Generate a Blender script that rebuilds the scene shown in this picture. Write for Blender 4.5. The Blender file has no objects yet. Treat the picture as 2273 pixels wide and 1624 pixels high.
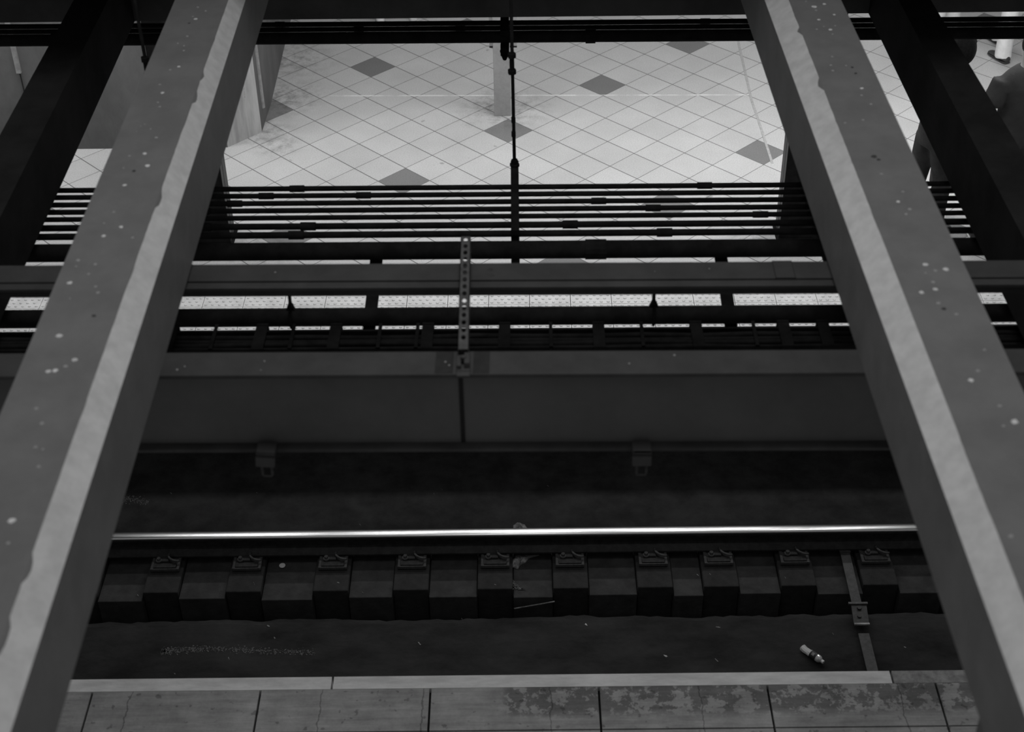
import bpy, bmesh, math, random
from mathutils import Vector, Matrix

# ------------------------------------------------------------------ camera, world, lights, exposure
SC = bpy.context.scene
COL = SC.collection
SC.view_settings.view_transform = 'Standard'
SC.view_settings.look = 'None'
SC.view_settings.gamma = 1.0
SC.view_settings.exposure = 0.0
SC.view_settings.use_curve_mapping = False

PITCH, ROLL, YAW, CAM_H = 0.645707, -0.017259, -0.015812, 6.25
cy, sy = math.cos(YAW), math.sin(YAW)
cam_f = Vector((sy * math.cos(PITCH), cy * math.cos(PITCH), -math.sin(PITCH)))
cam_r0 = Vector((cy, -sy, 0.0))
cam_u0 = cam_r0.cross(cam_f)
cam_r = math.cos(ROLL) * cam_r0 + math.sin(ROLL) * cam_u0
cam_u = -math.sin(ROLL) * cam_r0 + math.cos(ROLL) * cam_u0
cd = bpy.data.cameras.new('camera')
cam = bpy.data.objects.new('camera', cd)
COL.objects.link(cam)
cam.matrix_world = Matrix(((cam_r.x, cam_u.x, -cam_f.x, 0), (cam_r.y, cam_u.y, -cam_f.y, 0), (cam_r.z, cam_u.z, -cam_f.z, CAM_H), (0, 0, 0, 1)))
cd.sensor_width = 36.0
cd.lens = 3320.0 * 36.0 / 2273.0
cd.clip_start = 0.05
cd.dof.use_dof = True
cd.dof.focus_distance = 10.8
cd.dof.aperture_fstop = 2.6
SC.camera = cam

W = bpy.data.worlds.new('world')
SC.world = W
W.use_nodes = True
W.node_tree.nodes['Background'].inputs[0].default_value = (1, 1, 1, 1)
W.node_tree.nodes['Background'].inputs[1].default_value = 0.21


def area(name, loc, rot, sx, sy_, power):
    l = bpy.data.lights.new(name, 'AREA')
    l.shape = 'RECTANGLE'
    l.size, l.size_y, l.energy = sx, sy_, power
    o = bpy.data.objects.new(name, l)
    o.location, o.rotation_euler = loc, rot
    COL.objects.link(o)
    return o


# added unseen area light high over the opening, lights the beam tops
area('overhead_fill', (0.0, 4.9, 9.2), (0, 0, 0), 2.2, 2.2, 122)
# fluorescent row under the far platform ceiling, plus added back and edge fill rows
for lx, ly, lp in ((-5.2, 10.95, 16), (-3.95, 10.95, 14), (-2.7, 11.0, 12), (-1.45, 11.0, 12), (-0.2, 11.0, 14), (1.05, 11.0, 17), (2.3, 11.0, 20), (3.55, 11.0, 24), (4.8, 11.0, 26),
                   (-1.2, 14.0, 13), (1.4, 14.0, 11), (4.0, 14.0, 15),  # added row, brightens the back of the floor
                   (-4.0, 9.35, 7), (-2.0, 9.35, 7), (0.0, 9.35, 8), (2.0, 9.35, 9), (4.0, 9.35, 9)):  # added row, brightens the studded edge strip
    area('platform_lamp_and_fill', (lx, ly, 2.42), (0, 0, 0), 1.25, 0.16, lp)


# ------------------------------------------------------------------ materials
def grey(v):
    return (v, v, v, 1.0)


def mat(name, v, rough=0.6, amount=0.25, scale=6.0, metallic=0.0, spec=0.4, bump=0.0, bscale=40.0, stretch=(1, 1, 1), v2=None):
    """grey paint / stone with two octaves of noise wear"""
    m = bpy.data.materials.new(name)
    m.use_nodes = True
    nt = m.node_tree
    b = nt.nodes['Principled BSDF']
    b.inputs['Roughness'].default_value = rough
    b.inputs['Metallic'].default_value = metallic
    b.inputs['Specular IOR Level'].default_value = spec
    tc = nt.nodes.new('ShaderNodeTexCoord')
    mp = nt.nodes.new('ShaderNodeMapping')
    mp.inputs['Scale'].default_value = stretch
    nt.links.new(tc.outputs['Object'], mp.inputs[0])
    n = nt.nodes.new('ShaderNodeTexNoise')
    n.inputs['Scale'].default_value = scale
    n.inputs['Detail'].default_value = 6
    n.inputs['Roughness'].default_value = 0.65
    nt.links.new(mp.outputs[0], n.inputs['Vector'])
    r = nt.nodes.new('ShaderNodeValToRGB')
    r.color_ramp.elements[0].position = 0.36
    r.color_ramp.elements[1].position = 0.64
    r.color_ramp.elements[0].color = grey(max(0.001, v * (1 - amount)))
    r.color_ramp.elements[1].color = grey(v2 if v2 else min(1, v * (1 + amount)))
    nt.links.new(n.outputs['Fac'], r.inputs[0])
    nt.links.new(r.outputs[0], b.inputs['Base Color'])
    if bump:
        n2 = nt.nodes.new('ShaderNodeTexNoise')
        n2.inputs['Scale'].default_value = bscale
        n2.inputs['Detail'].default_value = 5
        nt.links.new(tc.outputs['Object'], n2.inputs['Vector'])
        bp = nt.nodes.new('ShaderNodeBump')
        bp.inputs['Strength'].default_value = bump
        bp.inputs['Distance'].default_value = 0.01
        nt.links.new(n2.outputs['Fac'], bp.inputs['Height'])
        nt.links.new(bp.outputs[0], b.inputs['Normal'])
    return m


class NB:
    """tiny helper for arithmetic node chains"""
    def __init__(self, m):
        self.nt = m.node_tree

    def math(self, op, a, b=None, c=None):
        n = self.nt.nodes.new('ShaderNodeMath')
        n.operation = op
        for i, x in enumerate((a, b, c)):
            if x is None:
                continue
            if isinstance(x, (int, float)):
                n.inputs[i].default_value = x
            else:
                self.nt.links.new(x, n.inputs[i])
        return n.outputs[0]

    def mix(self, f, a, b):
        n = self.nt.nodes.new('ShaderNodeMix')
        n.data_type = 'RGBA'
        for k, x in ((0, f), (6, a), (7, b)):
            if isinstance(x, (int, float)):
                n.inputs[k].default_value = x
            elif isinstance(x, tuple):
                n.inputs[k].default_value = x
            else:
                self.nt.links.new(x, n.inputs[k])
        return n.outputs[2]

    def noise(self, vec, scale, detail=4, rough=0.6):
        n = self.nt.nodes.new('ShaderNodeTexNoise')
        n.inputs['Scale'].default_value = scale
        n.inputs['Detail'].default_value = detail
        n.inputs['Roughness'].default_value = rough
        self.nt.links.new(vec, n.inputs['Vector'])
        return n.outputs['Fac']

    def sep(self, vec):
        n = self.nt.nodes.new('ShaderNodeSeparateXYZ')
        self.nt.links.new(vec, n.inputs[0])
        return n.outputs

    def smooth(self, x, lo, hi):
        n = self.nt.nodes.new('ShaderNodeMapRange')
        n.interpolation_type = 'SMOOTHSTEP'
        n.inputs['From Min'].default_value = lo
        n.inputs['From Max'].default_value = hi
        self.nt.links.new(x, n.inputs['Value'])
        return n.outputs[0]


def tile_floor_material():
    m = bpy.data.materials.new('diamond_floor_tiles')
    m.use_nodes = True
    nb = NB(m)
    nt = m.node_tree
    b = nt.nodes['Principled BSDF']
    b.inputs['Roughness'].default_value = 0.55
    b.inputs['Specular IOR Level'].default_value = 0.3
    tc = nt.nodes.new('ShaderNodeTexCoord')
    P = tc.outputs['Object']
    X, Y, Z = nb.sep(P)
    D = 0.431
    xr = nb.math('SUBTRACT', X, -0.183)
    yr = nb.math('SUBTRACT', Y, 11.726)
    s = nb.math('DIVIDE', nb.math('ADD', xr, yr), D)
    t = nb.math('DIVIDE', nb.math('SUBTRACT', xr, yr), D)
    s5, t5 = nb.math('ADD', s, 0.5), nb.math('ADD', t, 0.5)
    i, j = nb.math('FLOOR', s5), nb.math('FLOOR', t5)
    fs, ft = nb.math('SUBTRACT', s5, i), nb.math('SUBTRACT', t5, j)
    es = nb.math('ABSOLUTE', nb.math('SUBTRACT', fs, 0.5))
    et = nb.math('ABSOLUTE', nb.math('SUBTRACT', ft, 0.5))
    gs = nb.math('GREATER_THAN', es, 0.4855)
    gt = nb.math('GREATER_THAN', et, 0.490)
    grout = nb.math('MAXIMUM', gs, gt)
    di = nb.math('LESS_THAN', nb.math('ABSOLUTE', nb.math('SUBTRACT', nb.math('FLOORED_MODULO', nb.math('ADD', i, 2), 4), 2)), 0.25)
    dj = nb.math('LESS_THAN', nb.math('ABSOLUTE', nb.math('SUBTRACT', nb.math('FLOORED_MODULO', nb.math('ADD', j, 3), 6), 3)), 0.25)
    dark = nb.math('MULTIPLY', di, dj)
    # per tile tone
    cb = nt.nodes.new('ShaderNodeCombineXYZ')
    nt.links.new(i, cb.inputs[0])
    nt.links.new(j, cb.inputs[1])
    wn = nt.nodes.new('ShaderNodeTexWhiteNoise')
    nt.links.new(cb.outputs[0], wn.inputs['Vector'])
    tone = nb.math('ADD', nb.math('MULTIPLY', wn.outputs['Value'], 0.10), 0.93)
    speck = nb.noise(P, 105, 3, 0.8)
    cloud = nb.noise(P, 2.2, 5, 0.6)
    k = nb.math('MULTIPLY', tone, nb.math('ADD', nb.math('MULTIPLY', speck, 1.1), 0.45))
    k = nb.math('MULTIPLY', k, nb.math('ADD', nb.math('MULTIPLY', cloud, 0.3), 0.85))
    # scuffed dirt around the post foot, blotchy darker floor along the kiosk wall
    def blob(cx, cy_, r):
        dx = nb.math('SUBTRACT', X, cx)
        dy = nb.math('SUBTRACT', Y, cy_)
        d = nb.math('SQRT', nb.math('ADD', nb.math('MULTIPLY', dx, dx), nb.math('MULTIPLY', dy, dy)))
        return nb.smooth(nb.math('SUBTRACT', r, d), 0.0, r)
    dirt_and_dark = blob(-0.23, 12.15, 0.6)
    for c in ((-2.25, 12.4, 0.55), (-2.28, 13.2, 0.6), (-2.35, 11.75, 0.4), (1.75, 9.85, 0.35), (-2.1, 9.8, 0.4), (-2.2, 11.5, 0.3)):
        dirt_and_dark = nb.math('MAXIMUM', dirt_and_dark, blob(*c))
    dn = nb.smooth(nb.noise(P, 9, 6, 0.7), 0.40, 0.66)
    k = nb.math('MULTIPLY', k, nb.math('SUBTRACT', 1.0, nb.math('MULTIPLY', nb.math('MULTIPLY', dirt_and_dark, dn), 0.52)))
    spots = nb.smooth(nb.noise(P, 4.6, 2, 0.5), 0.72, 0.75)
    k = nb.math('MULTIPLY', k, nb.math('SUBTRACT', 1.0, nb.math('MULTIPLY', spots, 0.35)))
    base = nb.mix(dark, grey(0.56), grey(0.215))
    base = nb.mix(grout, base, grey(0.16))
    # thin pale wear line that runs along the platform
    ln = nb.math('LESS_THAN', nb.math('ABSOLUTE', nb.math('SUBTRACT', Y, nb.math('SUBTRACT', 12.398, nb.math('MULTIPLY', X, 0.0165)))), 0.012)
    ln = nb.math('MULTIPLY', ln, nb.math('MULTIPLY', nb.math('GREATER_THAN', X, -1.92), nb.math('LESS_THAN', X, 2.02)))
    ln = nb.math('MULTIPLY', ln, nb.smooth(nb.noise(P, 3.0, 3, 0.6), 0.36, 0.58))
    base = nb.mix(nb.math('MULTIPLY', ln, 0.75), base, grey(0.9))
    mul = nt.nodes.new('ShaderNodeMix')
    mul.data_type = 'RGBA'
    mul.blend_type = 'MULTIPLY'
    mul.inputs[0].default_value = 1.0
    nt.links.new(base, mul.inputs[6])
    cc = nt.nodes.new('ShaderNodeCombineColor')
    for q in range(3):
        nt.links.new(k, cc.inputs[q])
    nt.links.new(cc.outputs[0], mul.inputs[7])
    nt.links.new(mul.outputs[2], b.inputs['Base Color'])
    bp = nt.nodes.new('ShaderNodeBump')
    bp.inputs['Strength'].default_value = 0.3
    bp.inputs['Distance'].default_value = 0.003
    bp.invert = True
    nt.links.new(grout, bp.inputs['Height'])
    nt.links.new(bp.outputs[0], b.inputs['Normal'])
    return m


def slab_material():
    """worn grey platform slabs whose darker coat has flaked off in patches"""
    m = bpy.data.materials.new('worn_platform_slab')
    m.use_nodes = True
    nb = NB(m)
    nt = m.node_tree
    b = nt.nodes['Principled BSDF']
    b.inputs['Roughness'].default_value = 0.75
    b.inputs['Specular IOR Level'].default_value = 0.3
    tc = nt.nodes.new('ShaderNodeTexCoord')
    P = tc.outputs['Object']
    X, Y, Z = nb.sep(P)
    n1 = nb.noise(P, 5.0, 6, 0.65)
    n2 = nb.noise(P, 60.0, 3, 0.6)
    n3 = nb.noise(P, 9.0, 8, 0.72)
    n4 = nb.noise(P, 17.0, 3, 0.5)
    mp = nt.nodes.new('ShaderNodeMapping')
    mp.inputs['Scale'].default_value = (0.5, 7, 1)
    nt.links.new(P, mp.inputs[0])
    n5 = nb.noise(mp.outputs[0], 4.0, 5, 0.7)
    v = nb.math('ADD', 0.38, nb.math('MULTIPLY', n1, 1.2))
    v = nb.math('MULTIPLY', v, nb.math('ADD', 0.85, nb.math('MULTIPLY', n2, 0.3)))
    v = nb.math('MULTIPLY', v, nb.math('ADD', 0.45, nb.math('MULTIPLY', n5, 1.05)))
    spots = nb.smooth(n4, 0.63, 0.68)
    v = nb.math('MULTIPLY', v, nb.math('SUBTRACT', 1.0, nb.math('MULTIPLY', spots, 0.4)))
    # flaked coat: x from -0.1 on, between the coping and the middle of the slab
    mx = nb.math('MULTIPLY', nb.smooth(X, -0.16, -0.08), nb.math('SUBTRACT', 1.0, nb.smooth(X, 3.2, 3.4)))
    my = nb.smooth(Y, 5.18, 5.26)
    patch = nb.math('MULTIPLY', nb.math('MULTIPLY', mx, my), nb.smooth(n3, 0.468, 0.492))
    v = nb.math('MULTIPLY', v, nb.math('SUBTRACT', 1.0, nb.math('MULTIPLY', patch, 0.52)))
    wob = nb.math('MULTIPLY', nb.math('SUBTRACT', nb.noise(P, 8.0, 4, 0.6), 0.5), 0.07)
    xw = nb.math('ADD', X, wob)
    for xc in (-2.135, -1.10, -0.55, 0.13, 0.93, 2.0):
        ck = nb.math('LESS_THAN', nb.math('ABSOLUTE', nb.math('SUBTRACT', xw, xc)), 0.0035)
        v = nb.math('MULTIPLY', v, nb.math('SUBTRACT', 1.0, nb.math('MULTIPLY', ck, 0.45)))
    v = nb.math('MULTIPLY', v, 0.40)
    cc = nt.nodes.new('ShaderNodeCombineColor')
    for q in range(3):
        nt.links.new(v, cc.inputs[q])
    nt.links.new(cc.outputs[0], b.inputs['Base Color'])
    return m


M = {}
M['tile'] = tile_floor_material()
M['slab'] = slab_material()
M['tactile'] = mat('tactile_paving', 0.84, 0.6, 0.10, 8, bump=0.15, bscale=200)
M['coping'] = mat('pale_coping_stone', 0.84, 0.7, 0.16, 7, bump=0.2, stretch=(0.5, 2, 1))
M['coping_dirty'] = mat('dirty_coping_stone', 0.33, 0.75, 0.35, 14, bump=0.3)
M['joint'] = mat('dark_joint', 0.012, 0.9, 0.2, 10)
M['wall'] = mat('stained_wall_plaster', 0.125, 0.75, 0.22, 2.4, bump=0.1, stretch=(1, 1, 0.5))
M['wall_lit'] = mat('lit_streaked_wall', 0.40, 0.7, 0.24, 6, stretch=(2, 2, 0.25))  # lighter wall colour standing in for light on the cut corner
M['metal_strip'] = mat('brushed_metal_guard', 0.32, 0.4, 0.2, 20, metallic=0.3)
M['black'] = mat('sooty_black_steel', 0.013, 1.0, 0.3, 9, spec=0.03)
M['pipe'] = mat('dark_grey_conduit', 0.014, 0.9, 0.3, 12, spec=0.06)
M['beam'] = mat('grey_painted_beam', 0.150, 0.75, 0.10, 5, bump=0.1)
M['chamfer'] = mat('pale_painted_chamfer', 0.56, 0.7, 0.10, 14, bump=0.15)
M['girder'] = mat('dark_painted_girder', 0.042, 0.7, 0.22, 4, bump=0.1)
M['slab_top'] = mat('shade_lifted_slab_top', 0.075, 1.0, 0.2, 3, spec=0.05)  # black lightened to lift the deep shade on the slab
M['cross'] = mat('dark_cross_beam', 0.022, 1.0, 0.2, 4, spec=0.04)  # one even dark tone for both cross beams
M['web'] = mat('shade_lifted_web', 0.092, 0.8, 0.15, 2.2)  # girder colour lightened on the web to lift its shade
M['lip'] = mat('girder_lip', 0.042, 0.8, 0.3, 4)
M['galv'] = mat('galvanised_channel', 0.085, 0.55, 0.25, 30, metallic=0.2)
M['dropping'] = mat('white_dropping', 0.62, 0.8, 0.25, 60)
M['dropping_dim'] = mat('weathered_dropping', 0.30, 0.8, 0.2, 60)
M['stain'] = mat('dark_stain', 0.04, 0.8, 0.3, 30)
M['column'] = mat('column_steel_lit', 0.045, 0.6, 0.10, 10)  # column tone for the side faces that catch light
M['column_unlit'] = mat('column_steel_unlit', 0.016, 1.0, 0.3, 10, spec=0.05)  # same column, shade of the unlit front put into the colour
M['post'] = mat('grey_post_paint', 0.30, 0.6, 0.08, 20)
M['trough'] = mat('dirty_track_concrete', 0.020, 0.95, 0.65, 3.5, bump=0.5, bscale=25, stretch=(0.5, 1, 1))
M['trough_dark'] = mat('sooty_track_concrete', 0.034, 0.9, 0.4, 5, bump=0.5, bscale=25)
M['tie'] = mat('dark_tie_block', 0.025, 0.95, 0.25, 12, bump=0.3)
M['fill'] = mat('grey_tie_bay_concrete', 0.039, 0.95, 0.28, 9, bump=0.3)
M['rust'] = mat('rusty_plate_steel', 0.035, 0.6, 0.35, 40, spec=0.4)
M['plate_edge'] = mat('worn_plate_edge', 0.075, 0.55, 0.3, 40)
M['rail'] = mat('rail_side_rust', 0.024, 0.7, 0.4, 20)
M['rail_top'] = mat('polished_rail_head', 0.95, 0.30, 0.06, 30, metallic=1.0, stretch=(0.15, 3, 3))
M['litter'] = mat('pale_litter_paper', 0.45, 0.8, 0.25, 80)
M['rag'] = mat('crumpled_grey_paper', 0.30, 0.85, 0.45, 30, bump=0.6, bscale=60)
M['dust'] = mat('spilled_pale_dust', 0.14, 0.9, 0.5, 50)
M['cover'] = mat('flat_cable_cover_steel', 0.05, 0.6, 0.35, 25)
M['skin'] = mat('skin', 0.36, 0.55, 0.06, 8)
M['hair'] = mat('dark_hair', 0.012, 0.8, 0.3, 60, spec=0.1)
M['cloth_dark'] = mat('dark_cloth', 0.030, 0.9, 0.25, 12, bump=0.5, bscale=14)
M['cloth_tee'] = mat('charcoal_tee', 0.045, 0.9, 0.15, 10, bump=0.6, bscale=12)
M['cloth_pale'] = mat('pale_trousers', 0.84, 0.9, 0.10, 10, bump=0.4, bscale=14)
M['cloth_grey'] = mat('grey_cloth', 0.16, 0.9, 0.15, 10, bump=0.4, bscale=14)
M['shoe_dark'] = mat('dark_shoe', 0.05, 0.6, 0.2, 30)
M['shoe_white'] = mat('white_shoe', 0.72, 0.6, 0.08, 30)
M['label'] = mat('dark_bottle_label', 0.04, 0.5, 0.2, 60)
gm = bpy.data.materials.new('clear_bottle_plastic')
gm.use_nodes = True
gb = gm.node_tree.nodes['Principled BSDF']
gb.inputs['Base Color'].default_value = grey(0.92)
gb.inputs['Roughness'].default_value = 0.18
gb.inputs['Transmission Weight'].default_value = 0.12
gb.inputs['IOR'].default_value = 1.6
gb.inputs['Coat Weight'].default_value = 1.0
gb.inputs['Coat Roughness'].default_value = 0.08
gb.inputs['Coat IOR'].default_value = 1.9
gn = gm.node_tree.nodes.new('ShaderNodeTexNoise')
gn.inputs['Scale'].default_value = 45
gbm = gm.node_tree.nodes.new('ShaderNodeBump')
gbm.inputs['Strength'].default_value = 0.6
gbm.inputs['Distance'].default_value = 0.01
gm.node_tree.links.new(gn.outputs['Fac'], gbm.inputs['Height'])
gm.node_tree.links.new(gbm.outputs[0], gb.inputs['Normal'])
M['plastic'] = gm


# ------------------------------------------------------------------ mesh helpers
def bx(bm, x0, x1, y0, y1, z0, z1, mi=0):
    v = [bm.verts.new((x, y, z)) for z in (z0, z1) for y in (y0, y1) for x in (x0, x1)]
    fs = [bm.faces.new([v[i] for i in q]) for q in ((0, 2, 3, 1), (4, 5, 7, 6), (0, 1, 5, 4), (2, 6, 7, 3), (0, 4, 6, 2), (1, 3, 7, 5))]
    for f in fs:
        f.material_index = mi
    return fs


def loft(bm, rings, caps=True, mi=0):
    """rings: lists of points with equal counts"""
    vs = [[bm.verts.new(p) for p in r] for r in rings]
    n = len(vs[0])
    out = []
    for a, b in zip(vs, vs[1:]):
        for i in range(n):
            f = bm.faces.new((a[i], a[(i + 1) % n], b[(i + 1) % n], b[i]))
            f.material_index = mi
            out.append(f)
    if caps:
        for r in (vs[0], vs[-1]):
            f = bm.faces.new(r)
            f.material_index = mi
            out.append(f)
    return out


def cyl(bm, a, b, r, r2=None, seg=12, mi=0, caps=True):
    a, b = Vector(a), Vector(b)
    d = (b - a).normalized()
    u = d.orthogonal().normalized()
    w = d.cross(u)
    r2 = r if r2 is None else r2
    rings = []
    for p, q in ((a, r), (b, r2)):
        rings.append([p + q * (math.cos(t) * u + math.sin(t) * w) for t in (2 * math.pi * k / seg for k in range(seg))])
    return loft(bm, rings, caps, mi)


def tube(bm, pts, r, seg=8, mi=0):
    pts = [Vector(p) for p in pts]
    rings = []
    u = None
    for i, p in enumerate(pts):
        d = (pts[min(i + 1, len(pts) - 1)] - pts[max(i - 1, 0)]).normalized()
        if u is None:
            u = d.orthogonal().normalized()
        u = (u - d * u.dot(d)).normalized()
        w = d.cross(u)
        rr = r[i] if isinstance(r, (list, tuple)) else r
        rings.append([p + rr * (math.cos(t) * u + math.sin(t) * w) for t in (2 * math.pi * k / seg for k in range(seg))])
    return loft(bm, rings, True, mi)


def disc(bm, x, y, z, r, rng, mi=0, seg=10, hgt=0.0012, sq=1.0):
    ring = []
    for k in range(seg):
        t = 2 * math.pi * k / seg
        q = r * (0.8 + 0.4 * rng.random())
        ring.append((x + q * math.cos(t), y + q * sq * math.sin(t)))
    loft(bm, [[(a, b, z) for a, b in ring], [(x + (a - x) * .8, y + (b - y) * .8, z + hgt) for a, b in ring]], True, mi)


def obj(name, bm, mats, parent=None, smooth=False, loc=None, bevel=0.0):
    bmesh.ops.recalc_face_normals(bm, faces=bm.faces)
    me = bpy.data.meshes.new(name)
    bm.to_mesh(me)
    bm.free()
    for m in (mats if isinstance(mats, (list, tuple)) else [mats]):
        me.materials.append(M[m])
    if smooth:
        for p in me.polygons:
            p.use_smooth = True
    o = bpy.data.objects.new(name, me)
    COL.objects.link(o)
    if parent is not None:
        o.parent = parent
    if loc:
        o.location = loc
    if bevel:
        md = o.modifiers.new('bevel', 'BEVEL')
        md.width = bevel
        md.segments = 2
        md.limit_method = 'ANGLE'
    return o


def tag(o, label, cat, group=None, kind=None):
    o['label'] = label
    o['category'] = cat
    if group:
        o['group'] = group
    if kind:
        o['kind'] = kind
    return o


def thing(name, label, cat, loc=(0, 0, 0), rz=0.0, group=None):
    o = bpy.data.objects.new(name, None)
    o.empty_display_size = 0.1
    COL.objects.link(o)
    o.location = loc
    o.rotation_euler = (0, 0, rz)
    return tag(o, label, cat, group)


def struct(name, bm, mats, label=None, rz=0.0, parent=None, bevel=0.0, smooth=False):
    o = obj(name, bm, mats, parent, smooth, None, bevel)
    o.rotation_euler = (0, 0, rz)
    if parent is None:
        o['kind'] = 'structure'
    if label:
        o['label'] = label
        o['category'] = name.split('_')[0]
    return o


def NEW():
    return bmesh.new()


RT = 0.0072            # the track and the near platform run a little askew to the far floor
rng = random.Random(7)

# ------------------------------------------------------------------ far platform: floor, edge, walls, ceiling
bm = NEW()
bx(bm, -9, 9, 9.352, 19, -0.3, 0.0)
struct('floor', bm, 'tile', 'pale diamond tiled floor of the far platform with scattered dark tiles')
bm = NEW()
bx(bm, -9, 9, 8.742, 9.35, -0.3, -0.018, 1)
for r_, (ya, yb) in enumerate(((8.744, 9.043), (9.047, 9.349))):
    for k in range(-28, 29):
        x0 = -0.006 + 0.3015 * k
        bx(bm, x0 + 0.0022, x0 + 0.2993, ya, yb, -0.018, 0.0)
for r_, ya in enumerate((8.744, 9.047)):
    for k in range(-20, 20):
        x0 = -0.006 + 0.3015 * k
        for iy in range(7):
            for ix in range(6):
                px = x0 + 0.024 + ix * 0.0505 + (0.025 if iy % 2 else 0.0)
                py = ya + 0.024 + iy * 0.0425
                if px > x0 + 0.29:
                    continue
                rings = []
                for rr, zz in ((0.0125, 0.0), (0.0115, 0.003), (0.0075, 0.0060)):
                    rings.append([(px + rr * math.cos(t), py + rr * math.sin(t), zz) for t in (2 * math.pi * q / 8 for q in range(8))])
                loft(bm, rings)
struct('trim_1', bm, ['tactile', 'joint'], 'white studded tactile paving strip along the far platform edge')
bm = NEW()
bx(bm, -9, 9, 8.742, 8.86, -0.36, -0.302)
bx(bm, -9, 9, 8.95, 9.2, -1.8, -0.302)
struct('wall_track_far', bm, 'trough_dark')
# kiosk wall with a chamfered corner, its light put in as a paler colour
H_C = 2.5
foot = [(-9, 11.455), (-2.61, 11.47), (-2.352, 11.745), (-2.345, 12.3), (-2.375, 13.5), (-2.45, 16.5), (-9, 16.5)]
bm = NEW()
loft(bm, [[(x, y, 0.0) for x, y in foot], [(x, y, H_C) for x, y in foot]])
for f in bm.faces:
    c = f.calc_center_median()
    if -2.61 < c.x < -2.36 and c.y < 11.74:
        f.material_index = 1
wk = struct('wall_left', bm, ['wall', 'wall_lit'], 'grey kiosk wall with a lit cut corner beside the tiled floor')
bm = NEW()
cyl(bm, (-2.349, 11.90, 0.16), (-2.349, 11.90, H_C), 0.022, seg=10)
struct('corner_guard', bm, 'metal_strip', parent=wk)
bm = NEW()
bx(bm, -4.284, -4.246, 11.44, 11.466, 0.73, 2.5)
bx(bm, -4.262, -4.258, 11.448, 11.466, 0.1, 0.73, 1)
struct('cover_strip', bm, ['metal_strip', 'joint'], parent=wk)
bm = NEW()
bx(bm, -2.452, -2.44, 11.585, 11.60, 0.55, 0.95)
bx(bm, -2.437, -2.425, 11.60, 11.61, 0.40, 0.5, 1)
struct('door_edge', bm, ['joint', 'litter'], parent=wk)
bm = NEW()
bx(bm, -9, 9, 8.472, 19, 2.5, 2.85)
struct('ceiling', bm, 'slab_top', 'black underside slab over the far platform')
bm = NEW()
bx(bm, -9, 9, 6.78, 19, 3.9, 4.2)
struct('ceiling_upper', bm, 'black')

bm = NEW()
bx(bm, -9, 9, 18.8, 19, 0, 2.5)
struct('wall_back', bm, 'wall')
for nm, xw in (('wall_end_left', -9.2), ('wall_end_right', 9.0)):
    bm = NEW()
    bx(bm, xw, xw + .2, 5.6, 19, -1.7, 4.2)
    struct(nm, bm, 'wall')

# long pale tape on the floor
bm = NEW()
pts = [(2.035, 13.9), (2.035, 13.516), (2.026, 12.923), (2.013, 12.278), (2.031, 11.72), (2.046, 11.10)]
loft(bm, [[(x - .011, y, 0.001), (x + .011, y, 0.001), (x + .011, y, 0.003), (x - .011, y, 0.003)] for x, y in pts])
M['tape'] = mat('grey_tape', 0.44, 0.6, 0.15, 30)
tag(obj('floor_tape', bm, 'tape'), 'thin pale tape line running away across the diamond floor tiles at right', 'tape')


# columns of the far platform (H section, unlit front and lit sides put into the colour)
def column(x0, x1, label):
    t = thing('platform_column', label, 'column', ((x0 + x1) / 2, 10.0, 0))
    cx = (x0 + x1) / 2
    hw = (x1 - x0) / 2
    ya, yb = -0.10, 0.115
    b = NEW()
    bx(b, -hw, hw, ya, ya + 0.012, 0, 2.5)
    obj('front_flange', b, 'column_unlit', t)
    b = NEW()
    bx(b, -hw + .004, hw - .004, ya + 0.012, 0.0, 0, 2.5)
    bx(b, -hw + .012, hw - .012, 0.0, 0.012, 0, 2.5, 1)
    bx(b, -hw + .004, hw - .004, 0.012, yb, 0, 2.5)
    obj('shaft', b, ['column', 'joint'], t)
    b = NEW()
    bx(b, -hw - .02, hw + .02, ya - .02, yb + .02, 0, 0.012)
    obj('base_plate', b, 'column_unlit', t)
    return t


column(-2.74, -2.336, 'dark steel column with a lit side face at left end of the tiled floor')
column(1.935, 2.25, 'dark steel column with a lit side face at right end of the tiled floor')

t = thing('platform_post', 'slim grey post standing in the middle of the tiled floor', 'post', (-0.235, 12.07, 0))
bm = NEW()
bx(bm, -0.073, 0.073, -0.072, 0.10, 0, 2.5)
obj('shaft', bm, 'post', t, bevel=0.004)
bm = NEW()
bx(bm, -0.104, 0.135, -0.03, -0.005, 0.655, 1.05)
bx(bm, -0.104, 0.135, -0.032, -0.003, 0.640, 0.655, 1)  # dark strip painted as the shadow along the panel's bottom edge
obj('sign_panel', bm, ['post', 'joint'], t)

# ------------------------------------------------------------------ near platform
bm = NEW()
joints = [-8.8, -7.88, -6.965, -6.05, -5.135, -4.22, -3.304, -2.386, -1.475, -0.556, 0.352, 1.26, 2.167, 3.08, 3.995, 4.91, 5.825, 6.74, 7.65]
joints = [x + 0.039 for x in joints]
for xa, xb in zip(joints, joints[1:]):
    for ya, yb in ((5.124, 5.4095), (4.21, 5.114), (3.3, 4.20), (2.39, 3.29), (1.4, 2.38)):
        bx(bm, xa + 0.006, xb - 0.006, ya, yb, -0.06, 0.0)
bx(bm, -9, 9, 0.5, 5.409, -0.35, -0.035, 1)
struct('floor_near', bm, ['slab', 'joint'], 'worn grey slab floor of the near platform', rz=RT)
bm = NEW()
cj = [x + 0.039 for x in (-7.18, -4.14, -1.092, 1.943, 4.98, 8.0)]
for k, (xa, xb) in enumerate(zip(cj, cj[1:])):
    bx(bm, xa + 0.006, xb - 0.006, 5.412, 5.4985, -0.10, 0.0, 1 if k >= 3 else 0)
bx(bm, -9, 9, 5.412, 5.492, -0.16, -0.1, 2)
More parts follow.
